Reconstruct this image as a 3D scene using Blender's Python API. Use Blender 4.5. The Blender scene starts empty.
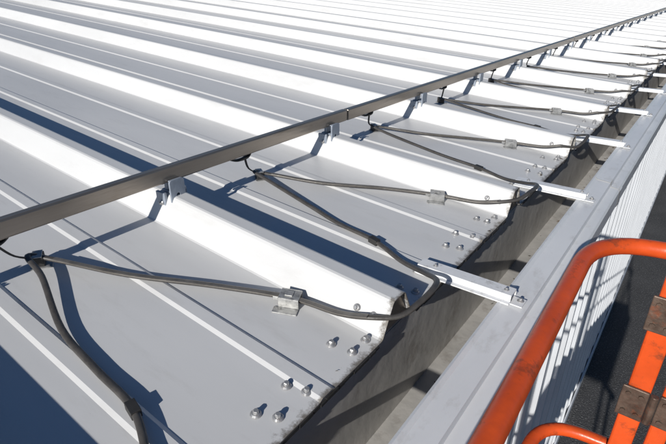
import bpy, bmesh, math, random
from mathutils import Vector, Matrix
random.seed(7)
S=0.484; CZ=4.26
SL=0.07            # roof pitch
EX=-0.68; PZ=-1.13 # eave edge, pan level (units of S, camera = origin)
PER=1.26; Y0=0.04
K0,K1=-5,66
def W(x,y,z): return Vector((x*S,y*S,z*S+CZ))
def RF(X,y,w): return (X,y,PZ+SL*(EX-X)+w)   # point above the roof pan
scene=bpy.context.scene
col=scene.collection
def link(o,parent=None):
    col.objects.link(o)
    if parent: o.parent=parent
    return o
def empty(n):
    o=bpy.data.objects.new(n,None); col.objects.link(o); return o
def mesh_obj(n,vs,fs,mat,parent=None,smooth=False,world=False,bevel=0):
    me=bpy.data.meshes.new(n)
    me.from_pydata([tuple(v) if world else tuple(W(*v)) for v in vs],[],fs)
    bm=bmesh.new(); bm.from_mesh(me)
    bmesh.ops.recalc_face_normals(bm,faces=bm.faces); bm.to_mesh(me); bm.free()
    if mat: me.materials.append(mat)
    if smooth:
        for p in me.polygons: p.use_smooth=True
    o=bpy.data.objects.new(n,me); link(o,parent)
    if bevel:
        m=o.modifiers.new('b','BEVEL'); m.width=bevel*S; m.segments=2; m.limit_method='ANGLE'
    return o
class MB:
    def __init__(s): s.v=[]; s.f=[]
    def add(s,v,f):
        n=len(s.v); s.v+=list(v); s.f+=[tuple(i+n for i in q) for q in f]
    def box(s,a,b,sh=None):
        x0,y0,z0=a;x1,y1,z1=b
        v=[(x0,y0,z0),(x1,y0,z0),(x1,y1,z0),(x0,y1,z0),(x0,y0,z1),(x1,y0,z1),(x1,y1,z1),(x0,y1,z1)]
        if sh: v=[sh(*p) for p in v]
        s.add(v,[(0,3,2,1),(4,5,6,7),(0,1,5,4),(1,2,6,5),(2,3,7,6),(3,0,4,7)])
    def sweep(s,pts,rx,rz,n=8,sq=2.0,cap=True,closed=False,up=Vector((0,0,1))):
        P=[Vector(p) for p in pts]; N=len(P)
        vs=[]
        for i,p in enumerate(P):
            if closed: t=P[(i+1)%N]-P[i-1]
            else: t=P[min(i+1,N-1)]-P[max(i-1,0)]
            t.normalize()
            u=up
            if abs(t.dot(u))>.97: u=Vector((1,0,0))
            a=t.cross(u).normalized(); b=a.cross(t).normalized()
            for j in range(n):
                th=2*math.pi*(j+.5)/n
                c,d=math.cos(th),math.sin(th)
                c=math.copysign(abs(c)**(2/sq),c); d=math.copysign(abs(d)**(2/sq),d)
                vs.append(tuple(p+a*c*rx+b*d*rz))
        fs=[]
        R=N if closed else N-1
        for i in range(R):
            for j in range(n):
                i2=(i+1)%N
                fs.append((i*n+j,i*n+(j+1)%n,i2*n+(j+1)%n,i2*n+j))
        if cap and not closed:
            fs.append(tuple(range(n))[::-1]); fs.append(tuple((N-1)*n+j for j in range(n)))
        s.add(vs,fs)
    def obj(s,n,mat,parent=None,**k): return mesh_obj(n,s.v,s.f,mat,parent,**k)
def catmull(P,sub=6):
    P=[Vector(p) for p in P]; out=[]
    for i in range(len(P)-1):
        a=P[max(i-1,0)];b=P[i];c=P[i+1];d=P[min(i+2,len(P)-1)]
        for k in range(sub):
            t=k/sub
            out.append(.5*((2*b)+(c-a)*t+(2*a-5*b+4*c-d)*t*t+(3*b-a-3*c+d)*t**3))
    out.append(P[-1]); return out
def fillet(P,r,closed=False,seg=8):
    P=[Vector(p) for p in P]; N=len(P); out=[]
    for i,p in enumerate(P):
        if not closed and i in(0,N-1): out.append(p); continue
        a=(P[i-1]-p); b=(P[(i+1)%N]-p); la,lb=a.length,b.length
        a.normalize(); b.normalize(); rr=min(r,la*.45,lb*.45)
        s0=p+a*rr; s1=p+b*rr
        for k in range(seg+1):
            t=k/seg; out.append((1-t)**2*s0+2*t*(1-t)*p+t*t*s1)
    return out

# ---------------- materials
def mat(name,color,rough=.5,metal=0,var=.12,scale=6,bump=.0,bscale=40,rvar=.15,stretch=(1,1,1),coat=0,dark=None,darkamt=0,dscale=12,spec=.5,bdist=.004):
    m=bpy.data.materials.new(name); m.use_nodes=True; nt=m.node_tree; N=nt.nodes; L=nt.links
    b=N['Principled BSDF']
    tc=N.new('ShaderNodeTexCoord'); mp=N.new('ShaderNodeMapping'); mp.inputs['Scale'].default_value=stretch
    L.new(tc.outputs['Object'],mp.inputs['Vector'])
    n1=N.new('ShaderNodeTexNoise'); n1.inputs['Scale'].default_value=scale; n1.inputs['Detail'].default_value=6; n1.inputs['Roughness'].default_value=.65
    L.new(mp.outputs[0],n1.inputs['Vector'])
    cr=N.new('ShaderNodeMapRange'); cr.inputs['From Min'].default_value=.3; cr.inputs['From Max'].default_value=.7
    cr.inputs['To Min'].default_value=1-var; cr.inputs['To Max'].default_value=1+var*.5
    L.new(n1.outputs['Fac'],cr.inputs['Value'])
    mx=N.new('ShaderNodeMix'); mx.data_type='RGBA'; mx.blend_type='MULTIPLY'; mx.inputs[0].default_value=1
    mx.inputs[6].default_value=(*color,1); L.new(cr.outputs[0],mx.inputs[7])
    out=mx.outputs[2]
    if dark:
        n2=N.new('ShaderNodeTexNoise'); n2.inputs['Scale'].default_value=dscale; n2.inputs['Detail'].default_value=6; n2.inputs['Roughness'].default_value=.7
        L.new(mp.outputs[0],n2.inputs['Vector'])
        r2=N.new('ShaderNodeMapRange'); r2.inputs['From Min'].default_value=.55; r2.inputs['From Max'].default_value=.68
        r2.inputs['To Max'].default_value=darkamt; L.new(n2.outputs['Fac'],r2.inputs['Value'])
        m2=N.new('ShaderNodeMix'); m2.data_type='RGBA'; L.new(r2.outputs[0],m2.inputs[0]); L.new(out,m2.inputs[6]); m2.inputs[7].default_value=(*dark,1)
        out=m2.outputs[2]
    L.new(out,b.inputs['Base Color'])
    b.inputs['Metallic'].default_value=metal
    rr=N.new('ShaderNodeMapRange'); rr.inputs['To Min'].default_value=rough-rvar; rr.inputs['To Max'].default_value=rough+rvar
    L.new(n1.outputs['Fac'],rr.inputs['Value']); L.new(rr.outputs[0],b.inputs['Roughness'])
    b.inputs['Specular IOR Level'].default_value=spec
    b.inputs['Coat Weight'].default_value=coat
    if bump:
        n3=N.new('ShaderNodeTexNoise'); n3.inputs['Scale'].default_value=bscale; n3.inputs['Detail'].default_value=3
        L.new(mp.outputs[0],n3.inputs['Vector'])
        bp=N.new('ShaderNodeBump'); bp.inputs['Strength'].default_value=bump; bp.inputs['Distance'].default_value=bdist
        L.new(n3.outputs['Fac'],bp.inputs['Height']); L.new(bp.outputs[0],b.inputs['Normal'])
    return m
def roof_mat():
    m=mat('painted_roof_metal',(.64,.64,.635),rough=.36,rvar=.08,var=.08,scale=1.8,bump=.6,bscale=1.6,bdist=.009,stretch=(.35,1.6,1),spec=.6,dark=(.48,.47,.45),darkamt=.25,dscale=14)
    nt=m.node_tree;N=nt.nodes;L=nt.links;b=N['Principled BSDF']
    src=b.inputs['Base Color'].links[0].from_socket
    geo=N.new('ShaderNodeNewGeometry'); sx=N.new('ShaderNodeSeparateXYZ'); L.new(geo.outputs['Position'],sx.inputs[0])
    mr=N.new('ShaderNodeMapRange'); mr.inputs['From Min'].default_value=(EX-.07)*S; mr.inputs['From Max'].default_value=EX*S
    L.new(sx.outputs['X'],mr.inputs['Value'])
    pw=N.new('ShaderNodeMath'); pw.operation='POWER'; pw.inputs[1].default_value=2.0; L.new(mr.outputs[0],pw.inputs[0])
    n=N.new('ShaderNodeTexNoise'); n.inputs['Scale'].default_value=60; n.inputs['Detail'].default_value=7; n.inputs['Roughness'].default_value=.75
    L.new(geo.outputs['Position'],n.inputs['Vector'])
    ad=N.new('ShaderNodeMath'); ad.operation='MULTIPLY_ADD'; ad.inputs[1].default_value=.40; L.new(pw.outputs[0],ad.inputs[0]); L.new(n.outputs['Fac'],ad.inputs[2])
    r2=N.new('ShaderNodeMapRange'); r2.inputs['From Min'].default_value=.68; r2.inputs['From Max'].default_value=.88; r2.inputs['To Max'].default_value=.85
    L.new(ad.outputs[0],r2.inputs['Value'])
    mx=N.new('ShaderNodeMix'); mx.data_type='RGBA'; L.new(r2.outputs[0],mx.inputs[0]); L.new(src,mx.inputs[6]); mx.inputs[7].default_value=(.12,.10,.075,1)
    L.new(mx.outputs[2],b.inputs['Base Color'])
    return m
M_roof=roof_mat()
M_white=mat('white_trim_paint',(.70,.71,.72),rough=.32,var=.10,scale=5,bump=.3,bscale=3,stretch=(1,.5,1),dark=(.42,.40,.37),darkamt=.35,dscale=25)
M_strap=mat('bright_strap_paint',(.74,.75,.76),rough=.35,var=.1,scale=14,dark=(.2,.18,.15),darkamt=.5,dscale=40)
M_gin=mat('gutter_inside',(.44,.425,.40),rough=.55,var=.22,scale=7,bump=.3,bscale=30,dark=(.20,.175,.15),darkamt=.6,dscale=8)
M_wall=mat('white_siding',(.64,.66,.69),rough=.42,var=.10,scale=3)
M_rail=mat('weathered_rail_metal',(.36,.315,.27),rough=.34,metal=.75,var=.35,scale=10,stretch=(1,.12,1),bump=.2,bscale=60,dark=(.17,.135,.10),darkamt=.6,dscale=22)
M_galv=mat('galvanised_steel',(.32,.36,.42),rough=.45,metal=.3,var=.2,scale=60,bump=.1,bscale=80)
M_clip=mat('stainless_clip',(.42,.42,.41),rough=.32,metal=.5,var=.4,scale=60,dark=(.06,.06,.06),darkamt=.8,dscale=50)
M_cable=mat('heat_cable_jacket',(.07,.065,.06),rough=.42,var=.35,scale=30,bump=.2,bscale=120)
M_strip=mat('cable_strip',(.20,.185,.165),rough=.4,metal=.4,var=.4,scale=25,bump=.2,bscale=90)
M_rub=mat('black_rubber',(.03,.029,.028),rough=.55,var=.3,scale=30)
M_screw=mat('screw_metal',(.46,.46,.46),rough=.35,metal=.5,var=.4,scale=90,dark=(.15,.09,.05),darkamt=.6,dscale=120)
M_or=mat('orange_lift_paint',(.66,.085,.015),rough=.34,var=.25,scale=9,bump=.15,bscale=60,dark=(.14,.045,.02),darkamt=.85,dscale=22)
M_hinge=mat('worn_hinge_steel',(.15,.11,.085),rough=.5,metal=.5,var=.5,scale=30,bump=.4,bscale=90,dark=(.35,.09,.03),darkamt=.6,dscale=25)
M_deb=mat('leaf_debris',(.12,.09,.06),rough=.9,var=.6,scale=50)
M_asph=mat('asphalt',(.05,.05,.052),rough=.85,var=.4,scale=1.5,bump=1.0,bscale=55,bdist=.015,dark=(.25,.25,.25),darkamt=.9,dscale=55)

# ---------------- ground
mesh_obj('asphalt_ground',[(-400,-400,0),(400,-400,0),(400,400,0),(-400,400,0)],[(0,1,2,3)],M_asph,world=True)

# ---------------- roof
bld=empty('metal_building')
def rib(yc):
    return [(yc-.112,0),(yc-.104,.004),(yc-.046,.118),(yc-.038,.127),(yc-.028,.130),(yc+.028,.130),(yc+.038,.127),(yc+.046,.118),(yc+.104,.004),(yc+.112,0)]
def minor(yc): return [(yc-.038,0),(yc-.024,.008),(yc+.024,.008),(yc+.038,0)]
prof=[]
for k in range(K0,K1):
    yc=Y0+PER*k
    prof+=rib(yc)
    prof+=minor(yc+PER*.335)+minor(yc+PER*.665)
Us=[0,.02,.1,.3,.7,1.5,3,6,12,24,44]
vs=[];fs=[]
n=len(prof)
for u in Us:
    for (y,w) in prof: vs.append(RF(EX-u,y,w))
for i in range(len(Us)-1):
    for j in range(n-1):
        fs.append((i*n+j,i*n+j+1,(i+1)*n+j+1,(i+1)*n+j))
roof=mesh_obj('standing_rib_roof',vs,fs,M_roof,bld)
me=roof.data
if sum(p.normal.z for p in me.polygons)<0: me.flip_normals()
sm=roof.modifiers.new('t','SOLIDIFY'); sm.thickness=.0022; sm.offset=-1
cl=MB()
for k in range(K0,K1):
    yc=Y0+PER*k; r=rib(yc)
    a=[RF(EX-.02,y,w-.006) for y,w in r]
    cl.add(a,[tuple(range(len(a)))])
cl.obj('rib_end_closures',M_rail,bld)
YA=Y0+PER*K0-.118; YB=prof[-1][0]
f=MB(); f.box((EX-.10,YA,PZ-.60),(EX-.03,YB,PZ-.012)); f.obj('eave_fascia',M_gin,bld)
se=MB()
for k in range(K0,40):
    yc=Y0+PER*k
    y=yc+.14
    while y<yc+PER-.14:
        l=random.uniform(.02,.07)
        se.box((EX-.002,y,PZ-.012-random.random()*.006),(EX+.002+random.random()*.004,min(y+l,yc+PER-.13),PZ+random.uniform(-.006,-.001)))
        y+=l*1.05
se.obj('edge_sealant',M_rub,bld)
GZ=-CZ/S
wx=EX+.02
def wallprof(y0,y1,step=.62):
    out=[];y=y0
    while y<y1:
        out+=[(y,0),(y+step*.74,0),(y+step*.80,.05),(y+step*.92,.05)]
        y+=step
    out.append((y1,0)); return out
wp=wallprof(YA,YB)
vs=[(wx+d,y,GZ) for y,d in wp]+[(wx+d,y,PZ-.53) for y,d in wp]
m=len(wp)
mesh_obj('wall_siding',vs,[(i,i+1,m+i+1,m+i) for i in range(m-1)],M_wall,bld)
b=MB(); xb=EX-44
b.box((xb+.3,YA+.2,GZ),(xb+.35,YB-.2,PZ+SL*43.6-.02))
for y in (YA+.1,YB-.15):
    b.add([(wx,y,GZ),(xb+.3,y,GZ),(xb+.3,y,PZ+SL*43.6-.02),(wx,y,PZ-.05)],[(0,1,2,3)])
b.obj('end_walls',M_wall,bld)
b=MB(); b.box((wx+.055,YA,GZ),(wx+.085,YB,GZ+.35)); b.obj('base_trim',M_wall,bld)

# ---------------- screws (instances)
def screw_mesh():
    bm=bmesh.new()
    def ring(r,z,n): return [bm.verts.new((r*math.cos(2*math.pi*i/n)*S,r*math.sin(2*math.pi*i/n)*S,z*S)) for i in range(n)]
    n=18
    rs=[ring(.0175,0,n),ring(.017,.003,n),ring(.0125,.007,n),ring(.0095,.0075,n)]
    for r,z in [(.0095,.015),(.0078,.0175)]: 
        rr=[]
        for i in range(n):
            a=2*math.pi*i/n; h=math.pi/3; rad=r*math.cos(h/2)/math.cos((a%h)-h/2)
            rr.append(bm.verts.new((rad*math.cos(a)*S,rad*math.sin(a)*S,z*S)))
        rs.append(rr)
    for a,b in zip(rs,rs[1:]):
        for i in range(n): bm.faces.new((a[i],a[(i+1)%n],b[(i+1)%n],b[i]))
    bm.faces.new(rs[-1])
    me=bpy.data.meshes.new('screw'); bm.to_mesh(me); bm.free(); me.materials.append(M_screw); return me
SM=screw_mesh(); sc=empty('roof_screws')
def screw(x,y,z,nrm=(0,0,1),s=1):
    o=bpy.data.objects.new('screw',SM); link(o,sc); o.location=W(x,y,z)
    q=Vector(nrm).to_track_quat('Z','Y'); o.rotation_mode='QUATERNION'
    o.rotation_quaternion=q @ Matrix.Rotation(random.random()*6,3,'Z').to_quaternion(); o.scale=(s,s,s)
nn=Vector((SL,0,1))
for k in range(-1,22):
    yc=Y0+PER*k
    for i,dy in enumerate((.20,.36,.65,.79,1.01,1.09)):
        j=lambda:random.uniform(-.012,.012)
        if i!=5: screw(*RF(EX-.125+j(),yc+dy+j(),.001),nn)
        if i!=1: screw(*RF(EX-.055+j()*.6,yc+dy+.02+j(),.001),nn)
    for X in (-.13,-.06):
        screw(*RF(EX+X,yc-.079,.0625),Vector((0,-.88,.5)),.8)
        screw(*RF(EX+X-.02,yc+.079,.0625),Vector((0,.88,.5)),.8)

# ---------------- gutter
gut=empty('rain_gutter')
gp_in=[(EX-.028,PZ-.03),(EX-.028,PZ-.50),(-.48,PZ-.50),(-.445,PZ-.44),(-.44,PZ-.012)]
gp_out=[(-.44,PZ-.012),(-.437,PZ+.012),(-.428,PZ+.016),(-.415,PZ+.004),(-.335,PZ-.004),(-.330,PZ-.028),(-.285,-.034+PZ),(-.275,-.045+PZ),(-.272,PZ-.14),(-.30,PZ-.18),(-.34,PZ-.22),(-.36,PZ-.28),(-.365,PZ-.52),(EX,PZ-.52)]
def extr(n,pr,mt,par,th):
    ys=[YA,0,2,4,8,16,32,YB]
    vs=[(x,y,z) for y in ys for x,z in pr]; m=len(pr)
    fs=[(i*m+j,i*m+j+1,(i+1)*m+j+1,(i+1)*m+j) for i in range(len(ys)-1) for j in range(m-1)]
    o=mesh_obj(n,vs,fs,mt,par); s=o.modifiers.new('s','SOLIDIFY'); s.thickness=th; s.offset=0
    return o
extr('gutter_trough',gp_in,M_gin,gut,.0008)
extr('gutter_front',gp_out,M_white,gut,.0009)
lap=MB()
for y in (3.35,9.6,15.9,22.1,28.4):
    for (x0,z0),(x1,z1) in zip(gp_out[2:9],gp_out[3:10]):
        d=Vector((z0-z1,0,x1-x0)).normalized()*.006
        if d.x<0 and abs(d.x)>abs(d.z): d=-d
        if abs(d.z)>abs(d.x) and d.z<0: d=-d
        lap.add([(x0+d.x,y,z0+d.z),(x1+d.x,y,z1+d.z),(x1+d.x,y+.08,z1+d.z),(x0+d.x,y+.08,z0+d.z)],[(0,1,2,3)])
lap.obj('gutter_lap',M_white,gut)
st=MB()
for k in range(K0,K1-1):
    y=1.70+PER*k-0; hw=.038
    x0,x1=-.80,-.395; z0=PZ+.022; z1=PZ+.024
    pr=[(-hw-.016,-.004),(-hw+.004,-.004),(-hw+.008,.022),(hw-.008,.022),(hw-.004,-.004),(hw+.016,-.004)]
    lo=[(a,b-.006) for a,b in pr]
    loop=pr+lo[::-1]
    v=[(x0,y+a,z0+b) for a,b in loop]+[(x1,y+a,z1+b) for a,b in loop]; m=len(loop)
    st.add(v,[(i,(i+1)%m,m+(i+1)%m,m+i) for i in range(m)])
    for o in (0,m):
        for j in range(5): st.add([v[o+j],v[o+j+1],v[o+m-2-j],v[o+m-1-j]],[(0,1,2,3)])
    st.box((x1-.002,y-.030,PZ+.0065),(x1+.045,y+.030,PZ+.011))
st.obj('gutter_straps',M_strap,gut)
for k in range(-1,22):
    screw(-.368,1.70+PER*k+.01,PZ+.010,(0,0,1),.8); screw(-.425,1.70+PER*k,PZ+.046,(0,0,1),.6); screw(-.73,1.70+PER*k,PZ+.044,(0,0,1),.6)
db=MB()
for i in range(260):
    y=random.uniform(.2,14); x=random.triangular(EX,-.48,EX+.03); z=PZ-.492
    if random.random()<.1: x=EX-random.random()*.05; z=RF(x,0,.004)[2]
    a=random.random()*6.3; l=random.uniform(.005,.016); w=l*random.uniform(.3,.7); t=random.uniform(0,.008)
    ca,sa=math.cos(a),math.sin(a)
    db.add([(x+l*ca,y+l*sa,z+t),(x-w*sa,y+w*ca,z+.004),(x-l*ca,y-l*sa,z+t*.5),(x+w*sa,y-w*ca,z+.002)],[(0,1,2,3)])
db.obj('leaf_debris',M_deb)

# ---------------- snow guard rail
sg=empty('snow_guard_rail')
RX=-1.95; RZ=-.815; RH=.038; RD=.022
rl=MB(); js=[2.73+PER*5*k for k in range(-2,14)]; 
for i,(a,b_) in enumerate(zip(js,js[1:])):
    e=.0025 if i%2 else 0   # adjoining lengths are never perfectly aligned
    rl.box((RX-RD+e,a+.006,RZ-RH+e),(RX+RD+e,b_-.006,RZ+RH+e))
rl.obj('rail_bar',M_rail,sg,bevel=.007)
sp=MB()
for a in js: sp.box((RX-RD+.006,a-.12,RZ-RH+.006),(RX+RD-.006,a+.12,RZ+RH-.006))
sp.obj('splice_insert',M_rub,sg)
def plate_curve(w,h,hy,hr):
    cu=bpy.data.curves.new('plate','CURVE'); cu.dimensions='2D'; cu.fill_mode='BOTH'; cu.extrude=.004*S; cu.bevel_depth=.0012*S
    r=.012
    pts=[]
    for cx,cy,a0 in ((w/2-r,h/2-r,0),(-w/2+r,h/2-r,90),(-w/2+r,-h/2+r,180),(w/2-r,-h/2+r,270)):
        for i in range(5):
            a=math.radians(a0+i*22.5); pts.append((cx+r*math.cos(a),cy+r*math.sin(a)))
    hol=[(hr*math.cos(-t*math.pi/8),hy+hr*math.sin(-t*math.pi/8)) for t in range(16)]
    for P in (pts,hol):
        s=cu.splines.new('POLY'); s.points.add(len(P)-1)
        for i,p in enumerate(P): s.points[i].co=(p[0]*S,p[1]*S,0,1)
        s.use_cyclic_u=True
    cu.materials.append(M_galv); return cu
PC=plate_curve(.080,.18,.012,.012)
br=MB()
zb=RZ-RH
for k in range(K0,K1-1):
    yc=Y0+PER*k
    o=bpy.data.objects.new('bracket_plate',PC); link(o,sg)
    o.location=W(RX+RD+.030,yc-.012,zb-.070); o.rotation_euler=(math.radians(90),0,math.radians(90))
    zt=RF(RX,0,.13)[2]
    br.box((RX-.05,yc-.030,zt+.001),(RX+RD+.022,yc+.030,zt+.012))
    br.box((RX+RD+.006,yc-.042,zb+.008),(RX+RD+.022,yc+.030,zb+.016))
    br.box((RX-.03,yc-.026,zt+.013),(RX-.005,yc+.026,zb-.001))
    br.box((RX-.05,yc-.065,zt-.085),(RX+RD-.004,yc-.05,zt+.012))
    br.box((RX-.05,yc+.05,zt-.085),(RX+RD-.004,yc+.065,zt+.012))
    br.box((RX-RD-.016,yc-.04,zb-.02),(RX-RD-.004,yc+.04,RZ+RH*.5))
br.obj('bracket_clamps',M_galv,sg,bevel=.003)
for k in range(-1,22):
    yc=Y0+PER*k
    screw(RX-.01,yc-.066,RF(RX,0,.09)[2],(0,-1,0),.8)

# ---------------- heat cable
hc=empty('heat_trace_cable')
def J(k,a): return 0 if k in(0,) else random.uniform(-a,a)
cab=MB(); strip=MB(); clips=MB(); black=MB()
path=[]
for k in range(-3,44):
    o=PER*k
    jx,jy=J(k,.04),J(k,.04)
    T=RF(-2.0+jx,.66+o+jy,.028)
    A=RF(-1.93+jx,.70+o+jy,.032)
    M1=RF(-1.06+J(k,.07),1.14+o+J(k,.03),.026)
    def lerp(t,sag,side):
        q=[a*(1-t)+b*t for a,b in zip(A,M1)]; q[1]+=side; q[2]-=sag; return tuple(q)
    dz=J(k,.02)
    E=[RF(-.86,1.175+o,.038),(-.74,1.195+o,PZ+.075),(-.655,1.26+o,PZ+.080+dz),(-.625,1.35+o,PZ+.100+dz),(-.62,1.45+o,PZ+.110),(-.65,1.53+o,PZ+.095),(-.73,1.59+o,PZ+.065),RF(-.87,1.65+o,.030),RF(-1.06,1.73+o,.022)]
    U=RF(-1.5+J(k,.05),1.80+o+J(k,.04),.022)
    Ub=RF(-1.28,1.755+o+J(k,.015),.018)
    U2=RF(-1.85,1.865+o,.035)
    path+=[RF(-2.01+jx,.63+o+jy,.05),A]
    mid=[lerp(.33,.008,-.012+J(k,.012)),lerp(.67,.008,.010+J(k,.012))]
    path+=mid+[M1]+E+[Ub,U,U2]
    sp_=[(p[0],p[1]-.008,p[2]+.010) for p in ([A]+mid+[M1]+E[:2])]
    strip.sweep(catmull(sp_,6),.012,.003,8,3)
    x,y,z=M1
    def sh(cx,cy,cz,ang):
        c,s=math.cos(ang),math.sin(ang)
        return lambda a,b,d:(cx+a*c-b*s,cy+a*s+b*c,cz+d-SL*(a*c-b*s))
    s_=sh(x,y,z,math.radians(26))
    clips.box((-.040,-.030,.014),(.040,.030,.018),s_)
    clips.box((-.040,-.034,-.022),(.040,-.030,.018),s_)
    clips.box((-.040,.030,-.024),(.040,.034,.018),s_)
    clips.box((-.055,-.070,-.025),(.040,-.034,-.021),s_)
    clips.box((-.010,.034,-.025),(.065,.064,-.021),s_)
    clips.box((-.018,-.015,.018),(.012,.015,.023),s_)
    clips.box((-.065,-.016,-.008),(-.040,.016,.008),s_)
    x,y,z=E[-1]
    s_=sh(x,y,z,math.radians(-12))
    black.box((-.026,-.015,-.020),(.026,.015,.012),s_)
    x,y,z=T
    s_=sh(x,y,z,math.radians(60))
    black.box((-.022,-.028,-.024),(.022,.028,.017),s_)
    clips.box((-.032,-.040,-.027),(.050,.040,-.023),s_)
    clips.box((-.019,-.030,.018),(.019,.030,.022),s_)
    hk=[(RX-.01,.56+o,RZ-RH-.002),(RX+.006,.52+o,RZ-RH-.014),(RX+.0,.46+o,RZ-RH-.016),(RX-.01,.42+o,RZ-RH-.002)]
    black.sweep(catmull(hk,6),.018,.006,8,3)
    black.sweep(catmull([T,RF(-1.99,.58+o,.08),(RX,.52+o,RZ-RH-.016)],5),.007,.004,8)
cab.sweep(catmull(path,7),.0118,.0080,10,2.8)
cab.obj('cable',M_cable,hc,smooth=True)
strip.obj('carrier_strip',M_strip,hc)
clips.obj('cable_clips',M_clip,hc,bevel=.0015)
black.obj('cable_ties',M_rub,hc,bevel=.003)

# ---------------- lift basket
lb=empty('lift_basket')
TZ=-.84
def rect(z,i=0): return [(-.135+i,-1.3,z),(-.19+i,1.87-i,z),(1.5,2.04-i,z),(1.5,-1.3,z)]
t=MB(); t.sweep(fillet(rect(TZ),.26,True,12),.030,.030,18,closed=True)
t.sweep(fillet(rect(TZ-.98,-.03),.2,True,10),.028,.028,18,closed=True)
FZ=TZ-2.27
for x,y in ((-.10,-1.2),(-.155,.25),(1.42,2.0),(1.44,-1.2)):
    t.sweep([(x,y,TZ),(x,y,FZ)],.028,.028,14)
t.obj('guard_rails',M_or,lb,smooth=True)
g=MB()
g.box((.055,1.87,FZ),(.135,1.90,TZ-.02)); g.box((.170,1.88,FZ),(.235,1.91,TZ-.02))
g.box((-.15,-1.25,FZ),(1.46,-1.22,FZ+.3)); g.box((-.17,-1.22,FZ),(-.14,1.8,FZ+.3)); g.box((1.43,-1.22,FZ),(1.46,1.95,FZ+.3)); g.box((-.14,1.82,FZ),(.04,1.86,FZ+.3)); g.box((.24,1.86,FZ),(1.43,1.89,FZ+.3))
g.box((-.19,-1.27,FZ-.12),(1.5,1.98,FZ))
g.obj('gate_posts_and_floor',M_or,lb,bevel=.008)
h=MB()
for z in (TZ-.24,TZ-.66):
    h.box((.04,1.856,z-.075),(.133,1.868,z+.075)); h.box((.167,1.866,z-.075),(.25,1.878,z+.075))
    h.sweep([(.150,1.862,z-.07),(.150,1.862,z+.07)],.015,.015,12)
h.obj('gate_hinges',M_hinge,lb,bevel=.004)
bo=MB()
for z in (TZ-.24,TZ-.66):
    for x,yy in ((.065,1.857),(.110,1.857),(.190,1.867),(.228,1.867)):
        for dz in (-.045,.045): bo.sweep([(x,yy,z+dz),(x,yy-.008,z+dz)],.010,.010,6)
bo.obj('hinge_bolts',M_hinge,lb)
c=MB()
levels=3; zt=FZ-.14; zbm=GZ+1.3; dz=(zt-zbm)/levels
for i in range(levels):
    za=zbm+i*dz; zc=za+dz
    for x in (.1,1.2):
        c.sweep([(x,-1.0,za),(x,1.6,zc)],.03,.06,8,4); c.sweep([(x+.08,1.6,za),(x+.08,-1.0,zc)],.03,.06,8,4)
c.box((0,-1.2,GZ+.5),(1.35,1.8,GZ+1.25)); c.obj('scissor_and_chassis',M_or,lb,bevel=.02)
wh=MB()
for x in (-.08,1.43):
    for y in (-.8,1.4):
        wh.sweep([(x-.12,y,GZ+.42),(x+.12,y,GZ+.42)],.42,.42,28,up=Vector((0,0,1)))
wh.obj('wheels',M_rub,lb,bevel=.03)

# ---------------- light
EL=24; AZ=7   # sun comes from -Y, slightly from +X
sd=Vector((math.sin(math.radians(AZ))*math.cos(math.radians(EL)),-math.cos(math.radians(AZ))*math.cos(math.radians(EL)),math.sin(math.radians(EL))))
L=bpy.data.lights.new('sun','SUN'); L.energy=4.8; L.angle=math.radians(.5); L.color=(1,.965,.91)
lo=bpy.data.objects.new('sun',L); col.objects.link(lo); lo.rotation_mode='QUATERNION'; lo.rotation_quaternion=sd.to_track_quat('Z','Y')
w=bpy.data.worlds.new('World'); scene.world=w; w.use_nodes=True; nt=w.node_tree
sk=nt.nodes.new('ShaderNodeTexSky'); sk.sky_type='NISHITA'; sk.sun_disc=False; sk.sun_elevation=math.radians(EL); sk.sun_rotation=math.atan2(sd.x,sd.y); sk.dust_density=.2; sk.ozone_density=6.0
nt.links.new(sk.outputs[0],nt.nodes['Background'].inputs[0]); nt.nodes['Background'].inputs[1].default_value=.055

# ---------------- camera
cam=bpy.data.cameras.new('camera'); co=bpy.data.objects.new('camera',cam); col.objects.link(co)
cam.sensor_width=36; cam.lens=36*490/666; cam.clip_start=.02; cam.clip_end=2000
Yc=Vector((415,242,-496)).normalized(); 
p=math.atan2(242,496); Zc=Vector((0,math.cos(p),math.sin(p))); Xc=Yc.cross(Zc).normalized(); Zc=Xc.cross(Yc)
R=Matrix((Xc,Yc,Zc)).to_4x4()
co.matrix_world=Matrix.Translation((0,0,CZ))@R
scene.camera=co
scene.view_settings.view_transform='Standard'; scene.view_settings.look='None'; scene.view_settings.exposure=0
